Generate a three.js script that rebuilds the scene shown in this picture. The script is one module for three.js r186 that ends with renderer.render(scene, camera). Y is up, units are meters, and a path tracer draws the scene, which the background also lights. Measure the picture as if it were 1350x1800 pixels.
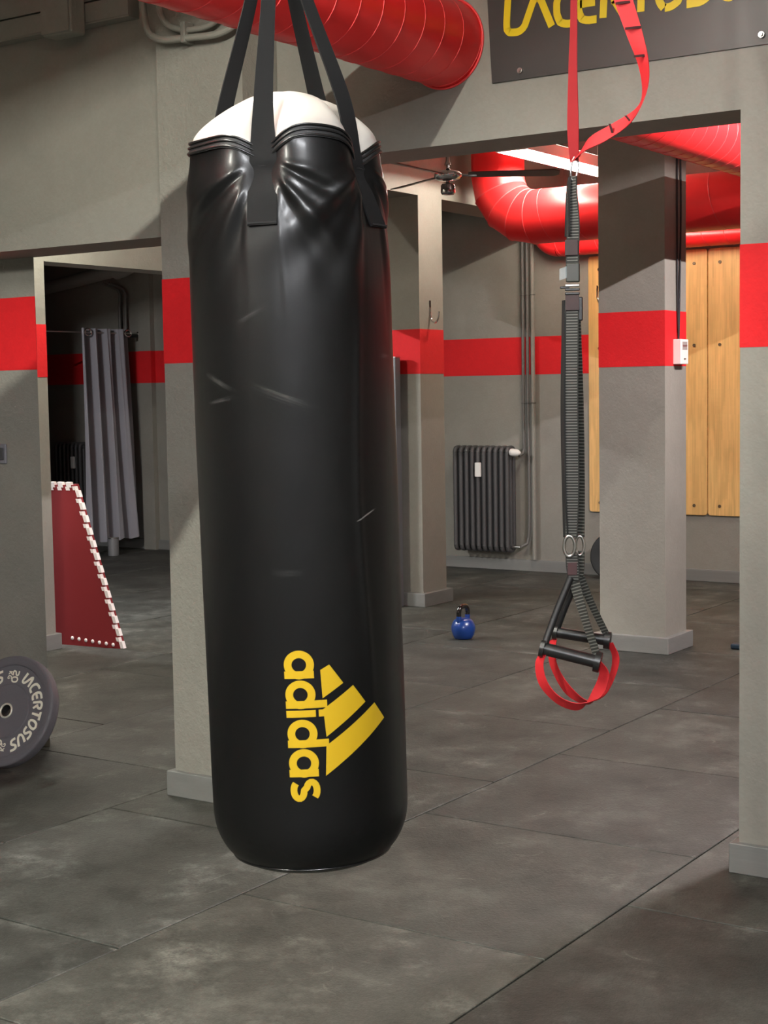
import * as THREE from 'three';
import { mergeGeometries } from 'three/addons/utils/BufferGeometryUtils.js';
import { RoundedBoxGeometry } from 'three/addons/geometries/RoundedBoxGeometry.js';
import { RectAreaLightUniformsLib } from 'three/addons/lights/RectAreaLightUniformsLib.js';

// ------------------------------------------------------------------ camera, light, exposure
// World: x runs along the dividing wall, y up, depth d = -z runs through the openings into the far room. Metres.
RectAreaLightUniformsLib.init();
const scene = new THREE.Scene();
scene.background = new THREE.Color(0x000000);
const V = (x, y, d) => new THREE.Vector3(x, y, -d);
const camera = new THREE.PerspectiveCamera(2 * Math.atan(900 / 2690) * 180 / Math.PI, 1350 / 1800, 0.05, 60);
{
  const yaw = 0.5918, pitch = 0.0790, roll = -0.0162;
  camera.position.set(0, 1.463, 0);
  camera.rotation.order = 'YXZ';
  camera.rotation.set(-pitch, yaw, roll);
}
const renderer = new THREE.WebGLRenderer();
renderer.toneMapping = THREE.LinearToneMapping;
renderer.toneMappingExposure = 1.0;
renderer.shadowMap.enabled = true;

// fluorescent battens that hang below the ceiling, each parallel to the depth axis: x, y, depth from, depth to, strength, tint
const LAMPS = [
  [0.45, 3.0, -0.7, 0.7, 3300, 0xf8faff, 'white fluorescent batten hanging over the front floor beside the camera'],
  [0.45, 3.0, -2.7, -1.3, 2500, 0xf8faff, 'white fluorescent batten hanging over the floor behind the camera'],
  [-2.15, 3.0, 1.4, 2.8, 1050, 0xfffff4, 'white fluorescent batten hanging beside the red duct above the punching bag'],
  [-2.15, 3.0, -1.2, 0.2, 3900, 0xfffff4, 'white fluorescent batten hanging beside the red duct behind the punching bag'],
  [-1.2, 3.0, 6.0, 7.4, 2800, 0xfff4f6, 'white fluorescent batten hanging behind the dividing wall beside the long duct'],
  [-6.1, 2.98, 4.95, 6.25, 1000, 0xfffdee, 'white fluorescent batten hanging beside the partition in the far room'],
  [-4.8, 2.98, 8.7, 10.1, 620, 0xfff8e8, 'glowing white fluorescent batten hanging above the red elbow duct'],
  [-7.9, 2.66, 5.3, 6.5, 2600, 0xfbfcff, 'fluorescent batten under the low black ceiling of the side room'],
];

// ------------------------------------------------------------------ helpers
let seed = 7;
const rnd = () => { seed = (seed * 1664525 + 1013904223) >>> 0; return seed / 4294967296; };
const used = {};
function numbered(name) { const k = used[name] = (used[name] ?? -1) + 1; return k ? name + '_' + String(k).padStart(3, '0') : name; }
function shade(m) { m.castShadow = true; m.receiveShadow = true; return m; }
function thing(name, label, category, pos = [0, 0, 0], group) {
  const o = new THREE.Group(); o.name = numbered(name); scene.add(o);
  o.position.set(pos[0], pos[1], -pos[2]); o.userData = { label, category };
  if (group) o.userData.group = group;
  return o;
}
function structure(name, label) { const o = new THREE.Group(); o.name = name; o.userData = { kind: 'structure' }; if (label) o.userData.label = label; scene.add(o); return o; }
function part(name, geo, mat, parent, label) {
  const m = shade(new THREE.Mesh(Array.isArray(geo) ? merge(geo) : geo, mat)); m.name = name; parent.add(m);
  if (label) m.userData.label = label;
  return m;
}
function merge(list) { return mergeGeometries(list.map(g => { const n = g.index ? g.toNonIndexed() : g; for (const k of Object.keys(n.attributes)) if (!['position', 'normal', 'uv'].includes(k)) n.deleteAttribute(k); return n; })); }
// box between corners, uv in metres
function bx(x0, x1, y0, y1, d0, d1) {
  const w = x1 - x0, h = y1 - y0, dd = d1 - d0, g = new THREE.BoxGeometry(w, h, dd);
  const p = g.attributes.position, n = g.attributes.normal, uv = g.attributes.uv;
  g.translate((x0 + x1) / 2, (y0 + y1) / 2, -(d0 + d1) / 2);
  for (let i = 0; i < p.count; i++) {
    const X = p.getX(i), Y = p.getY(i), Z = p.getZ(i);
    if (Math.abs(n.getX(i)) > .5) uv.setXY(i, Z, Y); else if (Math.abs(n.getY(i)) > .5) uv.setXY(i, X, Z); else uv.setXY(i, X, Y);
  }
  return g;
}
function rbx(x0, x1, y0, y1, d0, d1, r = .005, seg = 2) { const g = new RoundedBoxGeometry(x1 - x0, y1 - y0, d1 - d0, seg, r); g.translate((x0 + x1) / 2, (y0 + y1) / 2, -(d0 + d1) / 2); return g; }
function tube(pts, r, seg = 24, rad = 10, closed = false) { return new THREE.TubeGeometry(new THREE.CatmullRomCurve3(pts, closed, 'centripetal'), seg, r, rad, closed); }
function cyl(a, b, r0, r1 = r0, rad = 20) {
  const d = b.clone().sub(a), g = new THREE.CylinderGeometry(r1, r0, d.length(), rad);
  g.applyQuaternion(new THREE.Quaternion().setFromUnitVectors(new THREE.Vector3(0, 1, 0), d.clone().normalize()));
  g.translate((a.x + b.x) / 2, (a.y + b.y) / 2, (a.z + b.z) / 2); return g;
}
// flat strap: centres c[], half-width vectors w[], thickness; uv = (across, metres along)
function ribbon(c, w, thick, seg = 40) {
  const cc = new THREE.CatmullRomCurve3(c, false, 'catmullrom', .5), ww = new THREE.CatmullRomCurve3(w, false, 'catmullrom', .5);
  const pos = [], uv = [], idx = []; let along = 0, prev = null;
  for (let i = 0; i <= seg; i++) {
    const t = i / seg, p = cc.getPoint(t), h = ww.getPoint(t), tan = cc.getTangent(t);
    const n = new THREE.Vector3().crossVectors(tan, h).normalize().multiplyScalar(thick / 2);
    if (prev) along += p.distanceTo(prev); prev = p;
    const q = [p.clone().sub(h).add(n), p.clone().add(h).add(n), p.clone().add(h).sub(n), p.clone().sub(h).sub(n)];
    for (let k = 0; k < 4; k++) { const a = q[k], b = q[(k + 1) % 4]; pos.push(a.x, a.y, a.z, b.x, b.y, b.z); const fl = k % 2 ? [k === 1 ? 1 : 0, k === 1 ? .98 : .02] : (k === 0 ? [0, 1] : [1, 0]); uv.push(fl[0], along, fl[1], along); }
  }
  for (let i = 0; i < seg; i++) for (let k = 0; k < 4; k++) { const a = i * 8 + k * 2, b = a + 8; idx.push(a, a + 1, b, b, a + 1, b + 1); }
  for (const e of [0, seg]) { const a = e * 8; idx.push(a, a + 2, a + 4, a, a + 4, a + 6); }
  const g = new THREE.BufferGeometry(); g.setAttribute('position', new THREE.Float32BufferAttribute(pos, 3)); g.setAttribute('uv', new THREE.Float32BufferAttribute(uv, 2)); g.setIndex(idx);
  g.computeVertexNormals(); return g;
}
function sheet(fn, nu, nv) {   // parametric sheet, fn(u, v) -> [x, y, z], uv = (u, v)
  const pos = [], uv = [], idx = [];
  for (let j = 0; j <= nv; j++) for (let i = 0; i <= nu; i++) { pos.push(...fn(i / nu, j / nv)); uv.push(i / nu, j / nv); }
  for (let j = 0; j < nv; j++) for (let i = 0; i < nu; i++) { const a = j * (nu + 1) + i, b = a + nu + 1; idx.push(a, a + 1, b, b, a + 1, b + 1); }
  const g = new THREE.BufferGeometry(); g.setAttribute('position', new THREE.Float32BufferAttribute(pos, 3)); g.setAttribute('uv', new THREE.Float32BufferAttribute(uv, 2)); g.setIndex(idx); g.computeVertexNormals(); return g;
}
const smooth = (a, b, x) => { const t = Math.min(1, Math.max(0, (x - a) / (b - a))); return t * t * (3 - 2 * t); };

// ------------------------------------------------------------------ textures (seeded, tileable noise)
function grid(n) { const a = new Float32Array(n * n); for (let i = 0; i < n * n; i++) a[i] = rnd(); return a; }
function noiseField(size, octaves) {   // octaves: [cells, weight]
  const out = new Float32Array(size * size); let tot = 0;
  for (const [n, w] of octaves) {
    const g = grid(n); tot += w;
    for (let y = 0; y < size; y++) for (let x = 0; x < size; x++) {
      const fx = x / size * n, fy = y / size * n, ix = fx | 0, iy = fy | 0, tx = fx - ix, ty = fy - iy, sx = tx * tx * (3 - 2 * tx), sy = ty * ty * (3 - 2 * ty), jx = (ix + 1) % n, jy = (iy + 1) % n;
      out[y * size + x] += w * ((g[iy * n + ix] * (1 - sx) + g[iy * n + jx] * sx) * (1 - sy) + (g[jy * n + ix] * (1 - sx) + g[jy * n + jx] * sx) * sy);
    }
  }
  for (let i = 0; i < out.length; i++) out[i] /= tot;
  return out;
}
function dataTexture(size, fn, srgb) {
  const d = new Uint8Array(size * size * 4);
  for (let y = 0; y < size; y++) for (let x = 0; x < size; x++) { const c = fn(x, y, y * size + x), k = (y * size + x) * 4; for (let j = 0; j < 3; j++) d[k + j] = Math.max(0, Math.min(255, c[j])); d[k + 3] = 255; }
  const t = new THREE.DataTexture(d, size, size); t.wrapS = t.wrapT = THREE.RepeatWrapping; t.magFilter = THREE.LinearFilter; t.minFilter = THREE.LinearMipmapLinearFilter; t.generateMipmaps = true;
  if (srgb) t.colorSpace = THREE.SRGBColorSpace; t.needsUpdate = true; return t;
}
function canvasTexture(w, h, draw) { const c = document.createElement('canvas'); c.width = w; c.height = h; draw(c.getContext('2d'), w, h); const t = new THREE.CanvasTexture(c); t.colorSpace = THREE.SRGBColorSpace; t.anisotropy = 8; return t; }

const std = (o) => new THREE.MeshStandardMaterial(o), phy = (o) => new THREE.MeshPhysicalMaterial(o);
const plasterBump = (() => { const f = noiseField(512, [[6, 1.2], [19, .8], [60, .6], [170, .5]]); return dataTexture(512, (x, y, i) => { const v = f[i] * 255; return [v, v, v]; }); })();
const plasterColour = (() => { const f = noiseField(512, [[3, 1], [9, .8], [40, .4], [200, .5]]); return dataTexture(512, (x, y, i) => { const v = 236 + (f[i] - .5) * 34; return [v, v, v]; }, true); })();
plasterBump.repeat.set(1.4, 1.4); plasterColour.repeat.set(.6, .6);
const paint = (hex, rough = .62, bump = .0018) => std({ color: hex, roughness: rough, map: plasterColour, bumpMap: plasterBump, bumpScale: bump });
const M = {
  grey: paint(0x969389), greyRough: paint(0x969389, .62, .0045), red: paint(0xe8141d, .8), white: paint(0xe6e3da), black: paint(0x2a2a2b, .8),
  skirting: std({ color: 0x848480, roughness: .45, map: plasterColour }),
  duct: std({ color: 0xf6282b, roughness: .34 }), ductSeam: std({ color: 0xf0484a, roughness: .45 }),
  steel: std({ color: 0xb9b7b2, metalness: 1, roughness: .28 }), chrome: std({ color: 0xd0d0d0, metalness: 1, roughness: .09 }),
  pipe: std({ color: 0x65635f, roughness: .5 }), radiator: std({ color: 0x4b4a4a, roughness: .4 }),
  blackPlastic: std({ color: 0x151515, roughness: .34 }), rubberTube: std({ color: 0x0d0d0e, roughness: .55 }),
  whitePlastic: std({ color: 0xe2e0da, roughness: .4 }), whiteEnamel: std({ color: 0xeeeeea, roughness: .5 }),
  greyPlastic: std({ color: 0x8d8a84, roughness: .5 }),
  blue: phy({ color: 0x0a367c, roughness: .3, clearcoat: .6, clearcoatRoughness: .15 }),
};

// ------------------------------------------------------------------ floor of rubber tiles
const rubber = [], rubberBump = (() => { const f = noiseField(256, [[40, 1], [128, 1.4]]); return dataTexture(256, (x, y, i) => { const v = f[i] * 255; return [v, v, v]; }); })();
rubberBump.repeat.set(3, 3);
for (let k = 0; k < 5; k++) {
  const N = 512, a = noiseField(N, [[4, 1], [9, .9], [23, .6], [60, .35]]), b = noiseField(N, [[150, 1], [256, 1]]), c = noiseField(N, [[5, 1], [14, .7], [40, .5]]);
  const px = new Float32Array(N * N); const scuffs = 6 + k * 2;
  for (let s = 0; s < scuffs; s++) {    // chalky scuffs with ragged outlines
    let x = rnd() * N, y = rnd() * N, dir = rnd() * 6.28, bend = (rnd() - .5) * .12, len = 10 + rnd() * 45, wid = .7 + rnd() * 2.2, st = 14 + rnd() * 30;
    for (let q = 0; q < len; q++) {
      dir += bend; x += Math.cos(dir) * 1.2; y += Math.sin(dir) * 1.2;
      const ww = wid * Math.sin((q + 1) / len * 3.1);
      for (let u = -ww; u <= ww; u++) { const xi = (Math.round(x - Math.sin(dir) * u) % N + N) % N, yi = (Math.round(y + Math.cos(dir) * u) % N + N) % N; px[yi * N + xi] = Math.max(px[yi * N + xi], st * (.4 + .6 * b[yi * N + xi])); }
    }
  }
  const t = dataTexture(N, (x, y, i) => {
    const smear = Math.max(0, a[i] - .5) * 90 + Math.max(0, c[i] - .58) * 110 * (b[i] > .48 ? 1 : .6), fleck = (b[i] - .5) * 26;
    const v = 57 + smear * .95 + fleck * .8 + px[i] - Math.max(0, .42 - a[i]) * 60; return [v - .5, v, v - 5];
  }, true);
  rubber.push(std({ color: [0xf2f2ee, 0xffffff, 0xe8e7e2, 0xf6f3ee, 0xdededc][k], map: t, roughness: .62, bumpMap: rubberBump, bumpScale: .0015 }));
}
{
  const fl = structure('floor', 'dark rubber gym floor of large square tiles');
  part('subfloor', bx(-13.2, 4.2, -.2, -.021, -5.2, 11), std({ color: 0x1c1b1a, roughness: .9 }), fl);
  const S = .4948, g0 = new THREE.ExtrudeGeometry(new THREE.Shape([[-S, -S], [S, -S], [S, S], [-S, S]].map(p => new THREE.Vector2(...p))), { depth: .016, bevelEnabled: true, bevelThickness: .002, bevelSize: .002, bevelSegments: 1, steps: 1 });
  g0.rotateX(-Math.PI / 2); g0.translate(0, -.018, 0);
  { const p = g0.attributes.position, uv = g0.attributes.uv; for (let i = 0; i < p.count; i++) uv.setXY(i, p.getX(i) + .5, p.getZ(i) + .5); }
  for (let c = -5; c < 11; c++) for (let r = -8; r < 8; r++) {
    const odd = (c & 1) !== 0, d = (odd ? 3.883 : 3.397) + r + .5, x = -1.807 - c - .5;
    if (d > 10.9 || d < -4.4 || x < -12.7 || x > 3.6) continue;
    const t = part('rubber_tile', g0, rubber[Math.floor(rnd() * 5)], fl);
    t.position.set(x, (rnd() - .5) * .0016, -d); t.rotation.y = Math.floor(rnd() * 4) * Math.PI / 2;
    t.rotation.x = (rnd() - .5) * .0016;
  }
}

// ------------------------------------------------------------------ walls, columns, ceiling
const TOP = 3.4, S0 = 1.573, S1 = 1.872, SK = .092, e = .0012;
{
  const c = structure('ceiling'); part('slab', bx(-13.2, 4.2, TOP, TOP + .2, -5.2, 11), M.white, c);
  part('low_ceiling', bx(-13, -6.7, 2.78, 2.9, 4.73, 10.8), M.black, c);
}
function splay(y0, y1, o) {   // wall end cut back at a slant; uv in metres
  const sh = new THREE.Shape([[-7.2, -4.45 + o], [-4.695 + o, -4.45 + o], [-4.78 + o, -4.53 - o], [-7.2, -4.53 - o]].map(p => new THREE.Vector2(...p)).reverse());
  const g = new THREE.ExtrudeGeometry(sh, { depth: y1 - y0, bevelEnabled: false }), p = g.attributes.position, uv = g.attributes.uv;
  for (let i = 0; i < p.count; i++) { const x = p.getX(i), z = p.getY(i), y = p.getZ(i) + y0; p.setXYZ(i, x, y, z); uv.setXY(i, x, y); }
  const ar = p.array; for (let i = 0; i < ar.length; i += 9) for (let k = 0; k < 3; k++) { const t = ar[i + 3 + k]; ar[i + 3 + k] = ar[i + 6 + k]; ar[i + 6 + k] = t; }
  g.computeVertexNormals(); for (let i = 0; i < p.count; i++) uv.setXY(i, p.getX(i), p.getY(i)); return g;
}
function stripe(parent, x0, x1, d0, d1) { part('painted_stripe', bx(x0 - e, x1 + e, S0, S1, d0 - e, d1 + e), M.red, parent, 'bright red painted band'); }
function skirting(parent, x0, x1, d0, d1, t = .024) { part('skirting', rbx(x0 - t, x1 + t, 0, SK, d0 - t, d1 + t, .004), M.skirting, parent, 'grey skirting board'); }
{
  const f = structure('wall_front'); // dividing wall: pier and the beam over the wide opening
  part('pier_and_beam', [bx(-1.645, 4.0, 0, TOP, 4.335, 4.56), bx(-3.334, -1.645, 2.26, TOP, 4.335, 4.56)], M.grey, f);
  stripe(f, -1.645, 4.0, 4.335, 4.56); skirting(f, -1.645, 4.0, 4.335, 4.56);
  const p = structure('column_front'); part('shaft', bx(-3.72, -3.334, 0, TOP, 4.14, 4.75), M.greyRough, p); stripe(p, -3.72, -3.334, 4.14, 4.75); skirting(p, -3.72, -3.334, 4.14, 4.75);
  const l = structure('wall_left'); part('thin_wall', splay(0, 2.03, 0), M.greyRough, l); part('lintel', bx(-7.2, -3.72, 2.03, TOP, 4.2, 4.458), M.grey, l); part('wall', bx(-13, -7.2, 0, TOP, 4.45, 4.73), M.grey, l); part('painted_stripe', splay(S0, S1, e), M.red, l, 'bright red painted band');
  const j = structure('wall_partition'); part('jamb_and_header', [bx(-6.7, -6.5, 0, TOP, 4.73, 6.237), bx(-6.7, -6.5, 2.23, TOP, 6.237, 9.3)], M.grey, j); stripe(j, -6.7, -6.5, 4.735, 6.237); skirting(j, -6.7, -6.5, 4.76, 6.237);
  const m = structure('column_far'); part('shaft', bx(-5.88, -5.53, 0, 2.755, 8.69, 8.99), M.grey, m); part('ceiling_beam', bx(-5.88, -5.53, 2.755, TOP, 4.73, 10.8), M.grey, m); stripe(m, -5.88, -5.53, 8.69, 8.99); skirting(m, -5.88, -5.53, 8.69, 8.99, .034);
  const r = structure('column_middle'); part('shaft', bx(-3.752, -3.36, 0, TOP, 7.74, 8.03), M.grey, r); stripe(r, -3.752, -3.36, 7.74, 8.03); skirting(r, -3.752, -3.36, 7.74, 8.03, .03);
  const b = structure('wall_back'); part('wall', bx(-13.2, 4.2, 0, TOP, 10.8, 11), M.grey, b); stripe(b, -13.2, 4.2, 10.8, 11); skirting(b, -13.2, 4.2, 10.8, 11, .02);
  part('pilaster', bx(-9.97, -9.82, 0, 2.78, 10.74, 10.8), M.grey, b); part('painted_stripe', bx(-9.97 - e, -9.82 + e, S0, S1, 10.74 - e, 10.8), M.red, b);
  part('wall', bx(-13.2, 4.2, -.02, TOP, -5.2, -5), M.grey, structure('wall_rear')); part('wall', bx(4, 4.2, -.02, TOP, -5, 10.8), M.grey, structure('wall_right'));
  part('wall', bx(-13.2, -13, -.02, TOP, 4.73, 10.8), M.grey, structure('wall_far_left')); part('wall', bx(-10.12, -9.95, -.02, 2.78, 4.73, 9.4), M.grey, structure('wall_store')); part('wall', bx(-7.2, -7, -.02, TOP, -5, 4.45), M.grey, structure('wall_side'));
}

// ------------------------------------------------------------------ lamps
const glow = std({ color: 0xffffff, emissive: 0xfff6e6, emissiveIntensity: 9, roughness: .4 });
for (const [x, y, d0, d1, power, tint, label] of LAMPS) {
  const g = thing('fluorescent_lamp', label, 'lamp', [x, y, (d0 + d1) / 2]); const L = d1 - d0;
  part('reflector', [bx(-.11, .11, .05, .062, -L / 2 - .03, L / 2 + .03), bx(-.118, -.11, -.0095, .062, -L / 2 - .03, L / 2 + .03), bx(.11, .118, -.0095, .062, -L / 2 - .03, L / 2 + .03), bx(-.118, .118, -.0095, .062, -L / 2 - .038, -L / 2 - .03), bx(-.118, .118, -.0095, .062, L / 2 + .03, L / 2 + .038)], M.whiteEnamel, g, 'white enamelled trough');
  part('ballast_box', bx(-.04, .04, .062, .06 + .03, -L / 2 + .1, L / 2 - .1), M.whiteEnamel, g);
  for (const s of [-1, 1]) part('hanger_rod', cyl(new THREE.Vector3(0, .09, s * L * .36), new THREE.Vector3(0, x < -7 ? 2.8 - y : TOP - y, s * L * .36), .004, .004, 8), M.steel, g);
  part('glowing_tube', cyl(new THREE.Vector3(0, .019, -L / 2), new THREE.Vector3(0, .019, L / 2), .0085, .0085, 14), glow, g);
  part('top_diffuser', bx(-.03, .03, .091, .094, -L / 2 + .12, L / 2 - .12), glow, g, 'glowing upper slot');
  if (x > -7) { const u = new THREE.RectAreaLight(tint, power * .07, .05, L - .26); u.position.set(0, .096, 0); u.rotation.x = Math.PI / 2; g.add(u); u.castShadow = true; }
  for (const s of [-1, 1]) {
    const a = new THREE.RectAreaLight(tint, power, .013, L); a.castShadow = true; g.add(a);
    a.position.set(s * .0095, .012, 0);
    const dir = new THREE.Vector3(s * .82, -.57, 0), z = dir.clone().negate(), yv = new THREE.Vector3(0, 0, 1), xv = new THREE.Vector3().crossVectors(yv, z);
    a.quaternion.setFromRotationMatrix(new THREE.Matrix4().makeBasis(xv, yv, z));
  }
}

// ------------------------------------------------------------------ red air ducts
function helix(curvePt, r, pitch, len, phase = 0) { const n = Math.ceil(len / pitch * 28), pts = []; for (let i = 0; i <= n; i++) { const s = i / n * len, a = s / pitch * Math.PI * 2 + phase; pts.push(curvePt(s, a, r)); } return new THREE.TubeGeometry(new THREE.CatmullRomCurve3(pts), n, .0022, 5); }
{
  const g = thing('air_duct', 'long bright red round duct running through the dividing wall above the bag', 'duct', [-2.645, 2.583, 0]);
  part('pipe', cyl(V(0, 0, -4.9), V(0, 0, 9.11), .139, .139, 48), M.duct, g);
  part('spiral_seam', helix((s, a, r) => V(Math.cos(a) * r, Math.sin(a) * r, .3 + s), .139, .112, 8.7), M.ductSeam, g);
  part('wall_collar', [new THREE.TorusGeometry(.143, .004, 8, 48).translate(0, 0, -4.333)], M.ductSeam, g);
  const h = thing('air_duct', 'large red duct with a segmented elbow below the glowing batten', 'duct', [0, 0, 0]);
  const cx = -5.265, cy = 2.622, R = .182, d = 9.3, er = .285;   // vertical leg, elbow in five gores, long leg along the back wall
  part('riser', cyl(V(cx, cy + er, d), V(cx, TOP, d), R, R, 40), M.duct, h);
  part('long_pipe', cyl(V(cx + er, cy, d), V(3.9, cy, d), R, R, 40), M.duct, h);
  const gores = [], rings = []; const at = (a) => V(cx + er - Math.cos(a) * er, cy + er - Math.sin(a) * er, d), N = 4;
  for (let i = 0; i < N; i++) {
    const a0 = i / N * Math.PI / 2, a1 = (i + 1) / N * Math.PI / 2;
    const ring = (a) => { const o = at(a), u = new THREE.Vector3(Math.cos(a), Math.sin(a), 0), w = new THREE.Vector3(0, 0, 1); return (t) => o.clone().addScaledVector(u, Math.cos(t) * R).addScaledVector(w, Math.sin(t) * R); };
    const A = ring(a0), B = ring(a1);
    gores.push(sheet((u, v) => { const t = u * Math.PI * 2, p = A(t).lerp(B(t), v); return [p.x, p.y, p.z]; }, 40, 1));
    const pr = []; for (let q = 0; q < 40; q++) pr.push(B(q / 40 * 6.2832)); rings.push(tube(pr, .004, 60, 6, true));
  }
  gores.forEach(q => part('elbow_gore', q, M.duct, h)); part('elbow_seam', rings, M.ductSeam, h);
  part('spiral_seam', helix((s, a, r) => V(cx + er + s, cy + Math.sin(a) * r, d + Math.cos(a) * r), R, .24, 9), M.ductSeam, h);
  const k = thing('air_duct', 'thin red duct hugging the back wall above the plywood boards', 'duct', [0, 0, 0]);
  const q = []; for (let i = 0; i <= 8; i++) { const a = i / 8 * Math.PI / 2; q.push(V(-5.52 - Math.sin(a) * .16, 2.552 + (1 - Math.cos(a)) * .16, 10.70)); }
  part('bend', tube([...q, V(-5.68, 2.75, 10.70)], .075, 30, 24), M.duct, k); part('pipe', cyl(V(-5.52, 2.552, 10.70), V(3.9, 2.552, 10.70), .075, .075, 28), M.duct, k);
  part('spiral_seam', helix((s, a, r) => V(-5.6 + s, 2.552 + Math.sin(a) * r, 10.70 + Math.cos(a) * r), .075, .17, 8), M.ductSeam, k);
}

// ------------------------------------------------------------------ punching bag
{
  const bag = thing('punching_bag', 'black vinyl punching bag with yellow logo hanging from four straps', 'punching bag', [-1.702, .604, 2.272]);
  bag.rotation.set(0, .647, .019, 'YXZ');
  const H = 1.286, R = .1845, deg = Math.PI / 180;
  const straps = [-14, 57, 148, 236].map(a => a * deg);
  const wrap = (a) => Math.atan2(Math.sin(a), Math.cos(a));
  const near = (phi, w) => { let s = 0; for (const q of straps) { const k = wrap(phi - q) / w; s += Math.exp(-k * k); } return s; };
  const rimY = (phi) => H + .008 - .032 * near(phi, .24) + .006 * Math.sin(phi * 3 + 1.2);
  const crease = noiseField(256, [[4, 1], [9, .6], [20, .3]]);
  const cr = (u, v) => crease[(Math.floor(((v % 1) + 1) % 1 * 255)) * 256 + Math.floor(((u % 1) + 1) % 1 * 255)] - .5;
  function shell(phi, s) {   // s 0 bottom seam .. 1 rim
    const top = rimY(phi), y = .09 + s * (top - .09), fromTop = top - y;
    let r = R * (1 - .014 * smooth(.42, 0, fromTop) - .05 * smooth(.075, 0, fromTop) - .012 * smooth(.5, 0, y));
    r -= .019 * near(phi, .2) * smooth(.12, 0, fromTop) + .006 * near(phi, .3) * smooth(.3, 0, fromTop);
    for (const q of straps) {     // folds that fan out below each sewn strap end
      const a = wrap(phi - q) * R, b = (H - .035) - y, rho = Math.hypot(a, b), psi = Math.atan2(a, b + .015);
      if (Math.abs(psi) < 1.45 && b > -.05) {
        const env = (Math.cos(q) > 0 ? 1 : .3) * smooth(.025, .06, rho) * smooth(.34, .09, rho) * smooth(.026, .045, Math.abs(a));
        r += .0040 * env * (Math.cos(psi * 9.5 + q * 3) + .4 * Math.cos(psi * 21 + q * 7)) * smooth(1.5, 1.0, Math.abs(psi));
      }
    }
    r += .0022 * Math.exp(-Math.pow((phi - .66 - .05 * Math.sin(y * 7)) / .045, 2)) * smooth(.25, .45, y) * smooth(1.15, .85, y);
    r += .0035 * cr(phi / 6.2832 * 2, y / 1.4) * smooth(.02, .2, y);
    return [Math.sin(phi) * r, y, Math.cos(phi) * r];
  }
  // ---- printed skin: 2048 px round the bag by 2048 px up it
  const TW = 2048, TH = 2048, ux = (arc) => (arc / (2 * Math.PI * R) + .5) * TW, vy = (h) => (1 - h / H) * TH;
  const skin = canvasTexture(TW, TH, (c) => {
    c.fillStyle = '#080808'; c.fillRect(0, 0, TW, TH);
    c.fillStyle = '#a08318'; c.strokeStyle = '#a08318';
    const m = (ax, h) => [ux(ax), vy(h)];
    const poly = (pts) => { c.beginPath(); pts.forEach((p, i) => { const q = m(p[0], p[1]); i ? c.lineTo(q[0], q[1]) : c.moveTo(q[0], q[1]); }); c.closePath(); c.fill(); };
    // lettering runs down the bag: s = metres down from the first letter, t = metres up the letter (towards +arc)
    const topH = .4076, base = (s) => -.0385 + s * .012;
    const pt = (s, t) => [base(s) + t, topH - s * .956];
    const K = 2 * Math.PI * R;   // scale differs across and up, so rings are drawn as polygons
    const ringFill = (s, t, ro, ri) => { c.beginPath(); for (const [rr, dirn] of [[ro, 1], [ri, -1]]) for (let i = 0; i <= 40; i++) { const a = dirn * i / 40 * 6.28319, q = m(...pt(s + Math.cos(a) * rr, t + Math.sin(a) * rr)); i ? c.lineTo(q[0], q[1]) : c.moveTo(q[0], q[1]); } c.closePath(); c.fill('evenodd'); };
    const rect = (s0, s1, t0, t1) => poly([pt(s0, t0), pt(s1, t0), pt(s1, t1), pt(s0, t1)]);
    const bowl = (s, tall) => { ringFill(s + .0258, .0268, .0268, .0128); rect(s + .0372, s + .0515, 0, tall); };
    bowl(0, .0525); bowl(.0555, .0735);
    rect(.1105, .1235, 0, .0525); rect(.1105, .1235, .0575, .0735);
    bowl(.1285, .0735); bowl(.1835, .0525);
    c.lineJoin = 'round'; c.lineCap = 'butt';
    const sPts = []; for (let i = 0; i <= 24; i++) { const u = i / 24, a = u * 2; let s, t; if (u < .5) { const q = .55 + u * 2 * 4.15; s = .0215 + Math.cos(q) * .0155; t = .0385 + Math.sin(q) * .0092; } else { const q = 1.56 - (u - .5) * 2 * 4.15; s = .0215 + Math.cos(q) * .0155; t = .0155 + Math.sin(q) * .0092; } sPts.push([s + .2385, t]); }
    { const w = .0062; const L = [], Rr = []; sPts.forEach((p, i) => { const a = sPts[Math.max(0, i - 1)], b = sPts[Math.min(24, i + 1)], dx = b[0] - a[0], dy = b[1] - a[1], l = Math.hypot(dx, dy) || 1; L.push(pt(p[0] - dy / l * w, p[1] + dx / l * w)); Rr.push(pt(p[0] + dy / l * w, p[1] - dx / l * w)); }); poly([...L, ...Rr.reverse()]); }
    // three slanted bars
    const P = (X, Y) => { const x = 340 + X / 3.375, y = 1100 + Y / 3.375, xc = 544 + (y - 1250) * .04; return [Math.asin(Math.max(-.99, Math.min(.99, (x - xc) / 172))) * R, (1541 - y) * .00103]; };
    poly([P(760, 268), P(810, 240), P(890, 355), P(774, 435)]);
    poly([P(778, 497), P(945, 375), P(1018, 485), P(797, 662)]);
    poly([P(1070, 500), P(1130, 605), P(795, 890), P(797, 712)]);
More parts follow.
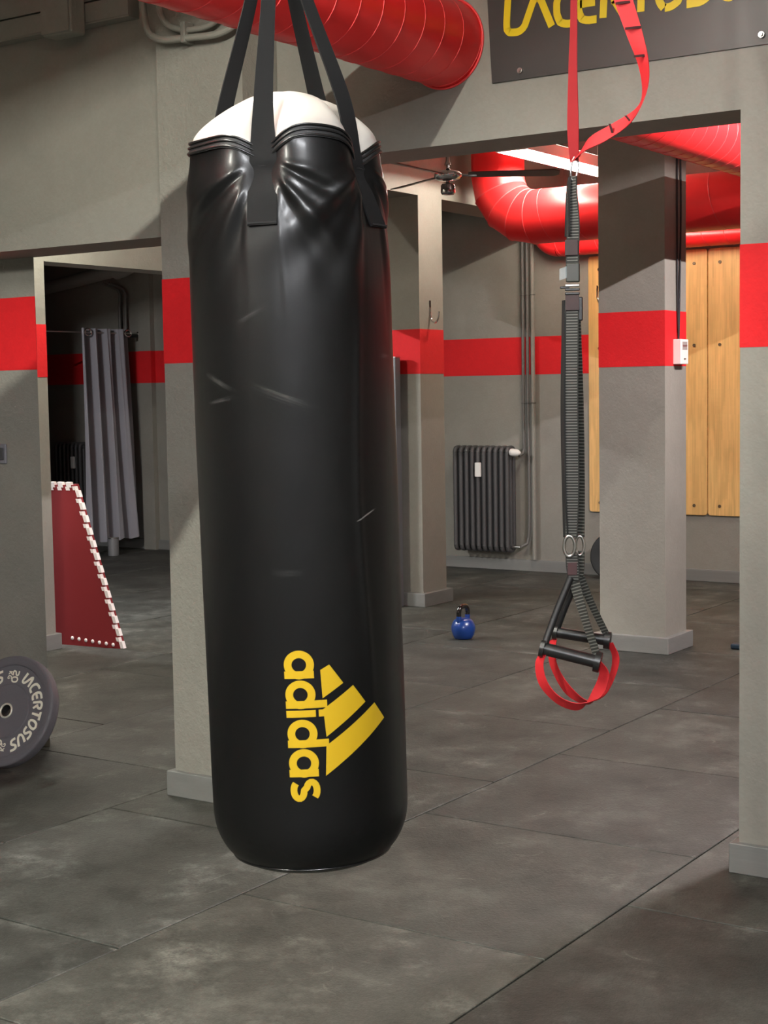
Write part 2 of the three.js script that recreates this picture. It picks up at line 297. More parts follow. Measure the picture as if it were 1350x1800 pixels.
    // rubbed scuff marks
    const scuff = (x0, y0, x1, y1, w, al) => { const q = (x, y) => { const xc = 503 + (y - 300) * .043; return m(Math.asin((x + 10 - xc) / 172) * R, .4055 + (1147 - y) * .00099); }; const a = q(x0, y0), b = q(x1, y1); for (let i = 0; i < 90; i++) { const o = (rnd() + rnd() + rnd() - 1.5) * w * 1.3, s = rnd() * .5, f = s + .2 + rnd() * .3; c.strokeStyle = `rgba(92,90,86,${al * .42 * (.3 + rnd() * .7)})`; c.lineWidth = 1 + rnd() * 2; c.beginPath(); c.moveTo(a[0] + (b[0] - a[0]) * s, a[1] + (b[1] - a[1]) * s + o); c.lineTo(a[0] + (b[0] - a[0]) * Math.min(1, f), a[1] + (b[1] - a[1]) * Math.min(1, f) + o); c.stroke(); } };
    scuff(438, 674, 562, 724, 11, .16); scuff(362, 648, 420, 690, 8, .14); scuff(368, 704, 420, 692, 5, .1); scuff(612, 922, 648, 900, 1.2, .5); scuff(648, 628, 674, 630, 6, .12); scuff(470, 1004, 545, 1008, 8, .06); scuff(412, 566, 470, 535, 7, .07);
  });
  const vinyl = phy({ map: skin, roughness: .4, clearcoat: .14, clearcoatRoughness: .2, specularIntensity: .34 });
  const body = sheet((u, v) => shell((u - .5) * 2 * Math.PI, v), 420, 260);
  { const p = body.attributes.position, uv = body.attributes.uv; for (let i = 0; i < p.count; i++) uv.setXY(i, uv.getX(i), p.getY(i) / H); 
    // one seam at the back: copy the averaged normal across it
    const n = body.attributes.normal, W = 421; for (let j = 0; j <= 260; j++) { const a = j * W, b = a + 420, v = new THREE.Vector3(n.getX(a) + n.getX(b), n.getY(a) + n.getY(b), n.getZ(a) + n.getZ(b)).normalize(); n.setXYZ(a, v.x, v.y, v.z); n.setXYZ(b, v.x, v.y, v.z); } }
  part('shell', body, vinyl, bag, 'glossy black vinyl shell with yellow print');
  const prof = []; for (let i = 0; i <= 20; i++) { const a = i / 20 * Math.PI / 2; prof.push(new THREE.Vector2(Math.sin(a) * .078 + R * .989 - .078, .09 - Math.cos(a) * .103)); }
  part('bottom', new THREE.LatheGeometry([new THREE.Vector2(0, -.022), new THREE.Vector2(.06, -.018), ...prof], 96), phy({ color: 0x080808, roughness: .4, clearcoat: .14, clearcoatRoughness: .2, specularIntensity: .34 }), bag);
  const ringAt = (dy, dr, r) => { const pts = []; for (let i = 0; i < 180; i++) { const phi = i / 180 * 2 * Math.PI, q = shell(phi, 1), l = Math.hypot(q[0], q[2]), k = (l + dr) / l; pts.push(new THREE.Vector3(q[0] * k, q[1] + dy, q[2] * k)); } return tube(pts, r, 260, 8, true); };
  const trim = std({ color: 0x0b0b0b, roughness: .6 });
  part('bottom_piping', new THREE.TorusGeometry(R * .8, .0022, 8, 96).rotateX(Math.PI / 2).translate(0, .0035, 0), std({ color: 0x0e0e0e, roughness: .22 }), bag);
  const band = sheet((u, v) => { const phi = u * 2 * Math.PI, q = shell(phi, 1), l = Math.hypot(q[0], q[2]), k = (l + .0035 - v * .006) / l; return [q[0] * k, q[1] - .003 + v * .021, q[2] * k]; }, 240, 3);
  part('zip_band', band, trim, bag);
  part('piping', ringAt(.0, .003, .0022), std({ color: 0x101010, roughness: .3 }), bag); part('piping', ringAt(.0095, .002, .0018), std({ color: 0x101010, roughness: .3 }), bag); part('piping', ringAt(.018, .0, .0022), std({ color: 0x101010, roughness: .3 }), bag);
  // white domed top
  const capTex = canvasTexture(1024, 512, (c) => { c.fillStyle = '#9d9891'; c.fillRect(0, 0, 1024, 512); c.strokeStyle = '#3a3a3c'; for (let k = 0; k < 4; k++) { c.lineWidth = 3.2; for (let s = 0; s < 60; s++) { const u0 = 528 + s * 2.3, y0 = 205 - k * 13 + Math.pow((s - 32) / 32, 2) * 34; if ((s * 7 + k * 3) % 9 === 0) continue; c.beginPath(); c.moveTo(u0, y0); c.lineTo(u0 + 2.2, y0 + (s - 32) * .07); c.stroke(); } } });
  const cap = sheet((u, v) => { const phi = (u - .5) * 2 * Math.PI, q = shell(phi, 1), l = Math.hypot(q[0], q[2]) - .004, f = 1 - v, y0 = q[1] + .016; const rise = .082 * Math.pow(1 - Math.pow(f, 1.9), .62) + .0035 * cr(u * 3, v) * Math.sin(v * 3.14); const yy = y0 + (H + .03 - y0) * smooth(0, .55, v) + rise + .006 * Math.cos(phi * 2 + .5) * v * f * 3; const rr = l * f; return [Math.sin(phi) * rr + .012 * v, yy, Math.cos(phi) * rr]; }, 160, 40);
  part('top_cover', cap, phy({ map: capTex, roughness: .34, side: THREE.DoubleSide }), bag, 'white vinyl domed top');
  // four straps to the ring
  const web = (() => { const t = dataTexture(64, (x, y) => { const v = 14 + ((x + y) % 4 < 2 ? 8 : 0) + (y % 4 < 2 ? 5 : 0); return [v, v, v]; }, true); t.repeat.set(3, 40); return phy({ map: t, roughness: .9, specularIntensity: .25 }); })();
  const apex = new THREE.Vector3(-.004, 1.762, 0);
  straps.forEach((q, i) => {
    const out = new THREE.Vector3(Math.sin(q), 0, Math.cos(q)), tan = new THREE.Vector3(Math.cos(q), 0, -Math.sin(q));
    const P = (y, dr = .0035) => { const t = rimY(q), s = (y - .09) / (t - .09), p = shell(q, Math.min(1, s)); const l = Math.hypot(p[0], p[2]) + dr; return out.clone().multiplyScalar(l).setY(y); };
    const skew = tan.clone().multiplyScalar(i === 1 ? .016 : 0);
    const bot = P(1.147), mid = P(1.2), fold = P(H - .045), rim = P(H - .012, .007);
    bot.addScaledVector(skew, 1.2); rim.addScaledVector(skew, -1);
    const up1 = rim.clone().lerp(apex, .22).addScaledVector(out, .012), up2 = rim.clone().lerp(apex, .62);
    part('strap', ribbon([bot, mid, fold, rim, up1, up2, apex], [.0265, .0265, .0265, .0235, .0155, .011, .009].map((w, k) => tan.clone().multiplyScalar(w).addScaledVector(out, k > 3 ? (i % 2 ? 1 : -1) * .006 : 0)), .0036, 60), web, bag, 'black webbing strap');
    const st = P(1.252, .0062); part('strap_stitching', ribbon([st.clone().addScaledVector(tan, -.026), st.clone().addScaledVector(out, .0012), st.clone().addScaledVector(tan, .026)], [0, 1, 2].map(() => new THREE.Vector3(0, .0016, 0)), .0012, 6), std({ color: 0x080808, roughness: .9 }), bag);
    part('strap_stitching', ribbon([P(1.151, .0062).addScaledVector(tan, -.026), P(1.151, .007), P(1.151, .0062).addScaledVector(tan, .026)].map(v => v.addScaledVector(skew, 1.2)), [0, 1, 2].map(() => new THREE.Vector3(0, .0014, 0)), .0012, 6), std({ color: 0x080808, roughness: .9 }), bag);
  });
  part('hanging_ring', new THREE.TorusGeometry(.03, .005, 10, 32).translate(-.004, 1.784, 0), M.steel, bag);
  part('hanging_rod', cyl(new THREE.Vector3(-.004, 1.81, 0), new THREE.Vector3(.018, TOP - .604 - .02, 0), .006, .006, 12), M.steel, bag);
  part('ceiling_plate', new THREE.CylinderGeometry(.05, .05, .02, 24).translate(.018, TOP - .604 - .02, 0), M.steel, bag);
}

// ------------------------------------------------------------------ lettering strokes shared by the sign and the weight plate
const FONT = {
  LA: [[[.06, 1], [0, .2], [.04, .06], [.16, 0], [.55, 0], [.95, .95], [1.1, .95], [1.5, 0]]],
  C: [[[.95, 1], [.35, 1], [.08, .82], [0, .5], [.08, .18], [.32, 0], [.9, 0]]],
  E: [[[.95, 1], [.3, 1], [.08, .85], [0, .5], [.08, .15], [.3, 0], [.92, 0]], [[.1, .5], [.85, .5]]],
  R: [[[0, 0], [.08, 1], [.75, 1], [.95, .78], [.8, .5], [.35, .46]], [[.5, .46], [.9, 0]]],
  T: [[[0, 1], [1, 1]], [[.46, 1], [.42, 0]]],
  O: [[[.3, 0], [.7, 0], [.95, .25], [1, .75], [.78, 1], [.35, 1], [.08, .78], [0, .25], [.26, 0]]],
  S: [[[1, 1], [.3, 1], [.1, .8], [.28, .54], [.75, .48], [.92, .22], [.72, 0], [0, 0]]],
  U: [[[.08, 1], [0, .28], [.25, 0], [.68, 0], [.92, .28], [1, 1]]],
  2: [[[0, 1], [.75, 1], [.95, .8], [.75, .52], [.25, .5], [0, .25], [0, 0], [.95, 0]]],
  0: [[[.25, 0], [.75, 0], [1, .25], [1, .75], [.75, 1], [.25, 1], [0, .75], [0, .25], [.25, 0]]],
  K: [[[0, 0], [0, 1]], [[.9, 1], [.15, .5], [.9, 0]]],
  G: [[[.95, 1], [.25, 1], [0, .75], [0, .25], [.25, 0], [.95, 0], [.95, .45], [.55, .45]]],
};
function stroke(pts0, w, map, thick) {
  let pts = pts0; if (pts.length > 2) for (let it = 0; it < 2; it++) { const q = [pts[0]]; for (let i = 1; i < pts.length - 1; i++) { const a = pts[i - 1], b = pts[i], c = pts[i + 1], la = Math.hypot(b[0] - a[0], b[1] - a[1]), lc = Math.hypot(c[0] - b[0], c[1] - b[1]), r = w * (it ? .22 : .55), ka = Math.min(.4, r / la), kc = Math.min(.4, r / lc); q.push([b[0] + (a[0] - b[0]) * ka, b[1] + (a[1] - b[1]) * ka], [b[0] + (c[0] - b[0]) * kc, b[1] + (c[1] - b[1]) * kc]); } q.push(pts[pts.length - 1]); pts = q; }   // pts in letter units -> raised strip; map(x, y, lift) places it
  const n = pts.length, L = [], R = [];
  for (let i = 0; i < n; i++) {
    const a = pts[Math.max(0, i - 1)], b = pts[i], c = pts[Math.min(n - 1, i + 1)];
    let d1 = [b[0] - a[0], b[1] - a[1]], d2 = [c[0] - b[0], c[1] - b[1]]; if (!i) d1 = d2; if (i === n - 1) d2 = d1;
    const l1 = Math.hypot(...d1), l2 = Math.hypot(...d2), n1 = [-d1[1] / l1, d1[0] / l1], n2 = [-d2[1] / l2, d2[0] / l2]; let m = [n1[0] + n2[0], n1[1] + n2[1]]; const lm = Math.hypot(...m); m = [m[0] / lm, m[1] / lm];
    const k = w / 2 / Math.max(.45, m[0] * n1[0] + m[1] * n1[1]); L.push([b[0] + m[0] * k, b[1] + m[1] * k]); R.push([b[0] - m[0] * k, b[1] - m[1] * k]);
  }
  const pos = [], quad = (a, b, c, d) => pos.push(...a, ...b, ...c, ...a, ...c, ...d);
  const at = (p, z) => map(p[0], p[1], z);
  for (let i = 0; i < n - 1; i++) {
    quad(at(R[i], thick), at(R[i + 1], thick), at(L[i + 1], thick), at(L[i], thick));
    quad(at(R[i], 0), at(R[i + 1], 0), at(R[i + 1], thick), at(R[i], thick)); quad(at(L[i], thick), at(L[i + 1], thick), at(L[i + 1], 0), at(L[i], 0));
  }
  quad(at(R[0], 0), at(R[0], thick), at(L[0], thick), at(L[0], 0)); quad(at(R[n - 1], thick), at(R[n - 1], 0), at(L[n - 1], 0), at(L[n - 1], thick));
  const g = new THREE.BufferGeometry(); g.setAttribute('position', new THREE.Float32BufferAttribute(pos, 3)); g.setAttribute('uv', new THREE.Float32BufferAttribute(new Float32Array(pos.length / 3 * 2), 2)); g.computeVertexNormals(); return g;
}
{
  const g = thing('wall_sign', 'dark grey sign panel with big yellow lettering bolted to the beam', 'sign', [-2.468, 2.434, 4.335]);
  const W = 1.16, Hh = .42, sh = new THREE.Shape([[0, 0], [W, 0], [W, Hh], [-.022, Hh]].map(p => new THREE.Vector2(...p)));
  part('panel', new THREE.ExtrudeGeometry(sh, { depth: .004, bevelEnabled: false }).translate(0, 0, .003), std({ color: 0x3a3836, roughness: .42 }), g);
  const yellow = std({ color: 0xf0d410, roughness: .45 });
  for (const [ch, x, w] of [['LA', .055, .107], ['C', .231, .066], ['E', .306, .068], ['R', .39, .075], ['T', .478, .086], ['O', .568, .078], ['S', .66, .078], ['U', .755, .078], ['S', .855, .078]])
    part('letter', FONT[ch].map(s => stroke(s.map(p => [p[0] * w, p[1] * .104 + .147]), .0235, (a, b, z) => [x + a, b, .0072 + z], .0012)), yellow, g, 'yellow letter');
  for (const [x, y] of [[.104, .026], [.889, .027], [.104, .39], [.889, .39]]) { const b = part('bolt', new THREE.CylinderGeometry(.009, .009, .008, 12).rotateX(Math.PI / 2).translate(x, y, .011), M.steel, g); part('bolt_head', new THREE.CylinderGeometry(.0055, .007, .006, 6).rotateX(Math.PI / 2).translate(x, y, .017), M.steel, b); }
}

// ------------------------------------------------------------------ suspension trainer on a red daisy-chain strap
{
  const k = 3.9 / 2690, X = (x, y, z = 0) => new THREE.Vector3((x - 1012) * k - (y - 960) * .0000060, (960 - y) * k * .998, z);   // local plane facing the camera, origin at the rings
  const ribTex = (() => { const t = dataTexture(64, (x, y) => { const s = (y % 32) / 32, edge = x < 5 || x > 58; const v = edge ? 14 : s < .3 ? 84 : s < .42 ? 48 : 15; return [v + (x * 7 + y * 3) % 9, v + (x * 7 + y * 3) % 9, v]; }, true); t.repeat.set(1, 70); return std({ map: t, roughness: .8 }); })();
  const ribDim = (() => { const t = dataTexture(64, (x, y) => { const s = (y % 32) / 32; const v = s < .35 ? 82 : 24; return [v, v, v - 6]; }, true); t.repeat.set(1, 60); return std({ map: t, roughness: .85 }); })();
  const redWeb = std({ color: 0x820b14, roughness: .8 }), redBright = std({ color: 0xb4171e, roughness: .7 }), black = std({ color: 0x0c0c0c, roughness: .8 });
  const base = [-1.762, 1.061, 3.492], turn = Math.atan2(1.762, 3.492);
  const a = thing('anchor_strap', 'red daisy-chain webbing strap looped down from the ceiling', 'strap', base); a.rotation.y = turn;
  const T = -395;
  const hv = (x, y, z) => new THREE.Vector3(x * k, y * k, z * k);
  part('taut_run', ribbon([X(1012, T), X(1012, 0), X(1010, 130), X(1010, 235), X(1012, 292)], [hv(3, 0, 12), hv(5, 0, 13), hv(7, 0, 12), hv(9.5, 0, 11), hv(7, 0, 10)], .002, 40), redWeb, a);
  part('slack_run', ribbon([X(1018, T, .01), X(1052, -130, .02), X(1086, 0, .03), X(1113, 85, .03), X(1129, 140, .03), X(1130, 185, .03), X(1112, 222, .035), X(1072, 248, .03), X(1034, 266, .015), X(1013, 290, .006)],
    [hv(13, 4, 8), hv(15, 3, 6), hv(16.5, -2, 4), hv(15, -5, 4), hv(8, -3, 12), hv(2.5, -2, 14), hv(-4, -12, 9), hv(-4, -14, 6), hv(-4, -12, 8), hv(-8, -6, 8)], .0022, 90), redBright, a);
  for (const [x, y, ang, hw, hx, hz] of [[1096, 34, -.3, 15, .95, .03], [1111, 77, -.3, 14, .95, .032], [1122, 124, -.25, 10, .9, .033], [1103, 229, 2.0, 11, .5, .037], [1074, 243, 1.75, 13, .4, .034]])
    part('stitch_mark', ribbon([X(x - Math.cos(ang) * hw, y + Math.sin(ang) * hw * .6 * (hx > .6 ? -.3 : 1), hz + .004), X(x, y, hz + .006), X(x + Math.cos(ang) * hw, y - Math.sin(ang) * hw * .6 * (hx > .6 ? -.3 : 1), hz + .004)], [0, 1, 2].map(() => hx > .6 ? hv(0, 2, 0) : hv(2, 0, 0)), .0012, 6), std({ color: 0x330609, roughness: .9 }), a);
  part('ceiling_hook', [new THREE.TorusGeometry(.03, .005, 8, 24).translate(0, (960 - T) * k - .01, 0), new THREE.CylinderGeometry(.03, .03, .02, 20).translate(0, (960 - T) * k + .032, 0)], M.steel, a);

  const t = thing('suspension_trainer', 'black ribbed suspension trainer with two handles and red foot loops', 'suspension trainer', base); t.rotation.y = turn;
  const loop = (cx, cy, w, h, r, z = 0, tilt = 0) => { const p = []; for (let i = 0; i < 24; i++) { const q = i / 24 * 6.2832; p.push(X(cx + Math.cos(q) * w + Math.sin(q) * tilt, cy + Math.sin(q) * h, z)); } return tube(p, r, 48, 8, true); };
  part('carabiner', loop(1012, 305, 6, 20, .0032, 0, -2), M.chrome, t, 'chrome carabiner');
  part('top_webbing', ribbon([X(1010, 318, .002), X(1008, 350), X(1010, 400), X(1008, 470)], [hv(6, 0, 6), hv(9, 1, 4), hv(11, 0, 2), hv(11, 0, 1)], .003, 30), ribTex, t, 'ribbed black webbing');
  part('top_webbing', ribbon([X(1004, 318, -.006), X(1001, 350, -.006), X(1000, 420, -.006)], [hv(2, 0, 8), hv(3, 0, 10), hv(4, 0, 9)], .003, 20), black, t);
  part('label_tab', rbx(-.0165, .0165, -.0195, .0195, -.004, .004, .002).translate(X(1007, 440).x, X(1007, 440).y, .002), std({ color: 0x322526, roughness: .8 }), t, 'stitched label');
  part('sleeve', rbx(-.0175, .0175, -.024, .024, -.007, .007, .004).translate(X(1009, 483).x, X(1009, 483).y, .001), std({ color: 0x25261f, roughness: .5 }), t, 'dark plastic sleeve');
  part('clear_tag', sheet((u, v) => { const p = X(986 + u * 20, 470 + v * 20 + 6 * (1 - u), .004 + .004 * Math.sin(u * 3)); return [p.x, p.y, p.z]; }, 6, 6), phy({ color: 0xd8e4ea, transmission: .8, roughness: .15, thickness: 0, side: THREE.DoubleSide }), t, 'clear plastic tag');
  for (const y of [505, 512, 519]) part('buckle_bar', rbx(-.0185, .0185, -.0032, .0032, -.005, .005, .002).translate(X(1008, y).x, X(1008, y).y, .003), y === 505 ? M.steel : M.blackPlastic, t);
  part('buckle_lever', rbx(-.012, .012, -.003, .003, -.004, .004, .002).translate(X(995, 508).x, X(995, 508).y, .001), M.blackPlastic, t);
  part('label_tab', rbx(-.0172, .0172, -.019, .019, -.002, .002, .001).translate(X(1008, 535).x, X(1008, 535).y, .0055), std({ color: 0x322526, roughness: .8 }), t, 'stitched label');
  part('strap', ribbon([X(1008, 520, .002), X(1006, 700, .002), X(1007, 850, .002), X(1005, 945, .002)], [hv(11.5, 0, 1), hv(12, 0, 1), hv(12.5, 0, 1), hv(11, 0, 1)], .003, 40), ribTex, t, 'ribbed black strap');
  part('strap', ribbon([X(1016, 530, -.02), X(1020, 700, -.02), X(1022, 850, -.018), X(1021, 945, -.012)], [hv(5, 0, 4), hv(6.5, 0, 6), hv(6.5, 0, 6), hv(7, 0, 4)], .003, 40), ribDim, t, 'ribbed black strap');
  part('strap_return', ribbon([X(993, 530, -.008), X(991, 720, -.008), X(993, 860, -.008), X(996, 945, -.004)], [hv(2, 0, 8), hv(3, 0, 10), hv(3, 0, 10), hv(4, 0, 6)], .003, 30), black, t);
  part('strap_adjuster', rbx(-.006, .006, -.03, .03, -.008, .008, .003).translate(X(1022, 545).x, X(1022, 545).y, -.018), M.blackPlastic, t);
  part('ring', loop(1002, 960, 9.5, 18, .0046, .004), M.steel, t, 'steel oblong ring'); part('ring', loop(1020, 960, 7.5, 17, .0042, -.010), M.steel, t, 'steel oblong ring');
  part('stitched_tab', ribbon([X(1006, 973, .002), X(1008, 1000, .002), X(1010, 1022, .002)], [hv(11, 0, 1), hv(11.5, 0, 1), hv(9, 0, 1)], .004, 12), ribTex, t); part('stitched_tab', ribbon([X(1021, 970, -.012), X(1021, 995, -.012), X(1020, 1015, -.012)], [hv(7, 0, 3), hv(7, 0, 3), hv(6, 0, 3)], .004, 12), ribDim, t);
  part('label_tab', rbx(-.012, .012, -.016, .016, -.001, .001, .0008).translate(X(1007, 1000).x, X(1007, 1000).y, .0055), std({ color: 0x3a2527, roughness: .85 }), t);
  // each handle: grip with two flanged ends, rubber tube on one side, webbing on the other, red foot loop
  for (const [h0, h1, z0, z1, top0, top1, zz, f] of [[[955, 1139], [1049, 1160], .03, .05, [1004, 1016], [1010, 1022], .0, 1], [[977, 1119], [1067, 1131], -.05, -.03, [1014, 1026], [1020, 1016], -.012, .86]]) {
    const A = X(...h0, z0), B = X(...h1, z1), ax = B.clone().sub(A).normalize();
    part('handle', [cyl(A, B, .0165 * f, .0165 * f, 24)], M.blackPlastic, t, 'black plastic grip');
    part('handle_flange', [cyl(A.clone().addScaledVector(ax, -.006), A.clone().addScaledVector(ax, .005), .0225 * f, .0235 * f, 24)], M.blackPlastic, t); part('handle_flange', [cyl(B.clone().addScaledVector(ax, -.005), B.clone().addScaledVector(ax, .01), .0265 * f, .0265 * f, 24)], M.blackPlastic, t);
    part('rubber_tube', tube([X(...top0, zz), X((top0[0] * .5 + h0[0] * .5) - 1, (top0[1] + h0[1]) / 2, (zz + z0) / 2), X(h0[0] + 3, h0[1] - 6, z0)], .0092 * f, 16, 12), M.rubberTube, t);
    part('handle_webbing', ribbon([X(...top1, zz), X((top1[0] + h1[0]) / 2, (top1[1] + h1[1]) / 2 - 2, (zz + z1) / 2), X(h1[0] + 3, h1[1] - 4, z1)], [hv(9 * f, 3, 1), hv(6.5 * f, 2, 3), hv(6 * f, 2, 3)], .003, 24), ribDim, t, 'ribbed webbing');
  }
  part('foot_loop', ribbon([X(958, 1143, .03), X(949, 1168, .03), X(957, 1203, .032), X(985, 1232, .036), X(1020, 1240, .042), X(1050, 1215, .048), X(1062, 1180, .05), X(1050, 1158, .05)], [hv(6, 2, 8), hv(7, 1, 8), hv(7, 4, 8), hv(2, 8, 8), hv(-1, 7, 8), hv(7, -5, 6), hv(8, -1, 6), hv(4, 3, 6)], .002, 60), redBright, t, 'bright red webbing foot loop');
  part('foot_loop', ribbon([X(973, 1132, -.05), X(970, 1160, -.05), X(978, 1190, -.048), X(1002, 1226, -.04), X(1035, 1244, -.034), X(1060, 1226, -.03), X(1078, 1192, -.03), X(1083, 1160, -.03), X(1072, 1136, -.03)], [hv(6, 2, 5), hv(6, 2, 6), hv(6, 3, 7), hv(5, 7, 8), hv(0, 5, 9), hv(3, -3, 9), hv(4, -2, 8), hv(6, -2, 6), hv(6, 2, 4)], .002, 60), redBright, t, 'bright red webbing foot loop');
}

// ------------------------------------------------------------------ bumper plate leaning on the wall
{
  const g = thing('weight_plate', 'grey rubber bumper plate with cream lettering leaning on the wall', 'weight plate', [-4.588, .005, 4.065]);
  g.rotation.set(-.42, .12, 0, 'YXZ');
  const r = .225, pl = new THREE.Group(); 
  const pr = [[.026, -.014], [.225 - .012, -.014], [.2225, -.012], [.225, -.006], [.225, .026], [.2225, .033], [.213, .036], [.190, .036], [.186, .030], [.184, .027], [.112, .027], [.109, .030], [.104, .031], [.03, .031], [.026, .028], [.026, -.014]].map(p => new THREE.Vector2(...p));
  const grey = std({ color: 0x5f5c60, roughness: .6, bumpMap: rubberBump, bumpScale: .0006 });
  part('disc', new THREE.LatheGeometry(pr, 96).rotateX(Math.PI / 2).translate(0, r, 0), grey, g);
  part('hub_ring', new THREE.TorusGeometry(.0275, .0042, 10, 40).translate(0, r, .031), std({ color: 0xd8d4c4, roughness: .35, metalness: .4 }), g, 'pale metal hub ring');
  part('hub_sleeve', new THREE.CylinderGeometry(.0255, .0255, .042, 32, 1, true).rotateX(Math.PI / 2).translate(0, r, .008), std({ color: 0x1b1a1a, roughness: .6, side: THREE.DoubleSide }), g);
  const ink = std({ color: 0xe8e4cf, roughness: .6 });
  // polar lettering: angle from the top, clockwise; letters read clockwise
  const polar = (rad, ang) => (x, y, z) => { const q = ang + x / rad, R = rad + y; return [Math.sin(q) * R, r + Math.cos(q) * R, .0272 + z]; };
  const word = (list, rad, a0, h, sw, gap, slant) => { let q = a0; for (const ch of list) { const w = (ch === 'LA' ? 1.05 : 1) * h * .72; part('letter', FONT[ch].map(s => stroke(s.map(p => [p[0] * w + p[1] * h * slant, p[1] * h - h / 2]), sw, polar(rad, q), .0012)), ink, g, 'cream letter'); q += ((ch === 'LA' ? 1.62 : 1.05) * w + gap) / rad; } };
  word(['LA', 'C', 'E', 'R', 'T', 'O', 'S', 'U', 'S'], .149, .33, .041, .0098, .0072, .12);
  word(['LA', 'C', 'E', 'R', 'T', 'O', 'S', 'U', 'S'], .149, .33 + Math.PI, .041, .0098, .0072, .12);
  for (const s of [0, Math.PI]) {   // 20 over KG at top and bottom, turned sideways
    const put = (ch, cx, cy, h, sw) => part('letter', FONT[ch].map(q => stroke(q.map(p => [p[0] * h * .72, p[1] * h]), sw, (x, y, z) => { const X0 = cx - y, Y0 = cy + x, c = Math.cos(s), n = Math.sin(s); return [X0 * c - Y0 * n, r + X0 * n + Y0 * c, .0272 + z]; }, .0012)), ink, g);
    put('2', .012, -.163, .028, .006); put('0', .012, -.138, .028, .006); put('K', .034, -.158, .017, .0036); put('G', .034, -.141, .017, .0036);
  }
}

// ------------------------------------------------------------------ kettlebell
{
  const g = thing('kettlebell', 'small blue kettlebell with black handle standing on the floor', 'kettlebell', [-4.6, 0, 7.66]); g.rotation.y = 1.58;
  const pr = [[0, 0], [.04, 0], [.05, .004], [.062, .024], [.0705, .055], [.069, .08], [.058, .105], [.04, .12], [.0, .127]].map(p => new THREE.Vector2(...p));
  part('body', new THREE.LatheGeometry(new THREE.SplineCurve(pr.slice(2)).getPoints(30).concat([]).reverse().concat([pr[1], pr[0]]).reverse(), 48), M.blue, g, 'glossy blue ball');
  part('horn', tube([new THREE.Vector3(-.043, .095, 0), new THREE.Vector3(-.049, .118, 0), new THREE.Vector3(-.05, .14, 0)], .0155, 10, 14), M.blue, g); part('horn', tube([new THREE.Vector3(.043, .095, 0), new THREE.Vector3(.049, .118, 0), new THREE.Vector3(.05, .14, 0)], .0155, 10, 14), M.blue, g);
  part('handle', tube([new THREE.Vector3(-.05, .137, 0), new THREE.Vector3(-.05, .165, 0), new THREE.Vector3(-.035, .188, 0), new THREE.Vector3(0, .194, 0), new THREE.Vector3(.035, .188, 0), new THREE.Vector3(.05, .165, 0), new THREE.Vector3(.05, .137, 0)], .0148, 40, 16), phy({ color: 0x0a0a0a, roughness: .14, clearcoat: 1 }), g, 'glossy black handle');
}

// ------------------------------------------------------------------ radiator and heating pipes
function radiator(label, x0, y0, y1, d, n, knob) {
  const g = thing('radiator', label, 'radiator', [x0, 0, d]); const p = .0535;
  for (let i = 0; i < n; i++) {
    const x = i * p, q = [];
    for (const z of [.052, 0, -.052]) q.push(cyl(V(x, y0 + .03, z), V(x, y1 - .03, z), .017, .017, 12));
    q.push(tube([V(x, y0 + .035, -.052), V(x, y0 + .008, -.04), V(x, y0, 0), V(x, y0 + .008, .04), V(x, y0 + .035, .052)], .0185, 14, 12), tube([V(x, y1 - .035, -.052), V(x, y1 - .008, -.04), V(x, y1, 0), V(x, y1 - .008, .04), V(x, y1 - .035, .052)], .0185, 14, 12));
    q.push(cyl(V(x - p / 2, y0 + .03, 0), V(x + p / 2, y0 + .03, 0), .02, .02, 12), cyl(V(x - p / 2, y1 - .03, 0), V(x + p / 2, y1 - .03, 0), .02, .02, 12));
    part('section', q, M.radiator, g);
  }
  part('heat_meter', rbx(-.026, .026, -.0575, .0575, -.012, .012, .006).translate(knob ? p * 4.25 : p * 4.6, .82, .075), M.whitePlastic, g, 'white heat meter');
  for (const y of [y1 - .08, y0 + .06]) part('wall_bracket', bx(p * 2 - .01, p * 2 + .01, y, y + .02, -.01, .118), M.radiator, g);
  if (!knob) return;
  const e = p * (n - .5);
  part('valve', cyl(V(e, y1 - .03, 0), V(e + .03, y1 - .03, 0), .012), M.steel, g); part('valve', cyl(V(e, y0 + .03, 0), V(e + .06, y0 + .03, 0), .012), M.steel, g);
  const kn = part('thermostat_knob', new THREE.LatheGeometry([[.0, .05], [.016, .048], [.027, .038], [.03, .02], [.028, -.02], [.02, -.035], [.008, -.05], [0, -.05]].map(q => new THREE.Vector2(...q)).reverse(), 24).rotateZ(1.5).translate(e + .05, y1 - .035, .06), M.whitePlastic, g, 'white thermostat knob');
}
radiator('dark grey ribbed radiator with white thermostat knob on the back wall', -6.44, .172, .995, 10.68, 10, true);
radiator('dark radiator with white heat meter in the unlit room behind the curtain', -10.99, .2, 1.0, 10.68, 7, false);
{
  const pipes = [[-5.878, 'thin grey heating pipe running down to the radiator knob', .93], [-5.838, 'grey heating pipe running down to the foot of the radiator', .2], [-5.79, 'thick grey heating pipe beside the two thin radiator pipes', .1]];
  pipes.forEach(([x, label, yb], i) => {
    const g = thing('heating_pipe', label, 'pipe', [x, 0, 10.76]); const r = i === 2 ? .017 : .0125;
    if (i === 2) part('run', cyl(V(0, yb, 0), V(0, 2.75, 0), r, r, 14), M.grey, g); else part('run', tube([V(0, 2.75, 0), V(0, 1.5, 0), V(0, yb + .1, 0), V(i ? -.012 : 0, yb + .03, .0), V(i ? -.05 : -.02, yb, -.05)], r, 40, 12), M.pipe, g);
    for (const y of [1.35, 2.2]) part('clip', new THREE.TorusGeometry(r + .003, .003, 6, 18).rotateX(Math.PI / 2).translate(0, y, 0), M.pipe, g);
  });
}

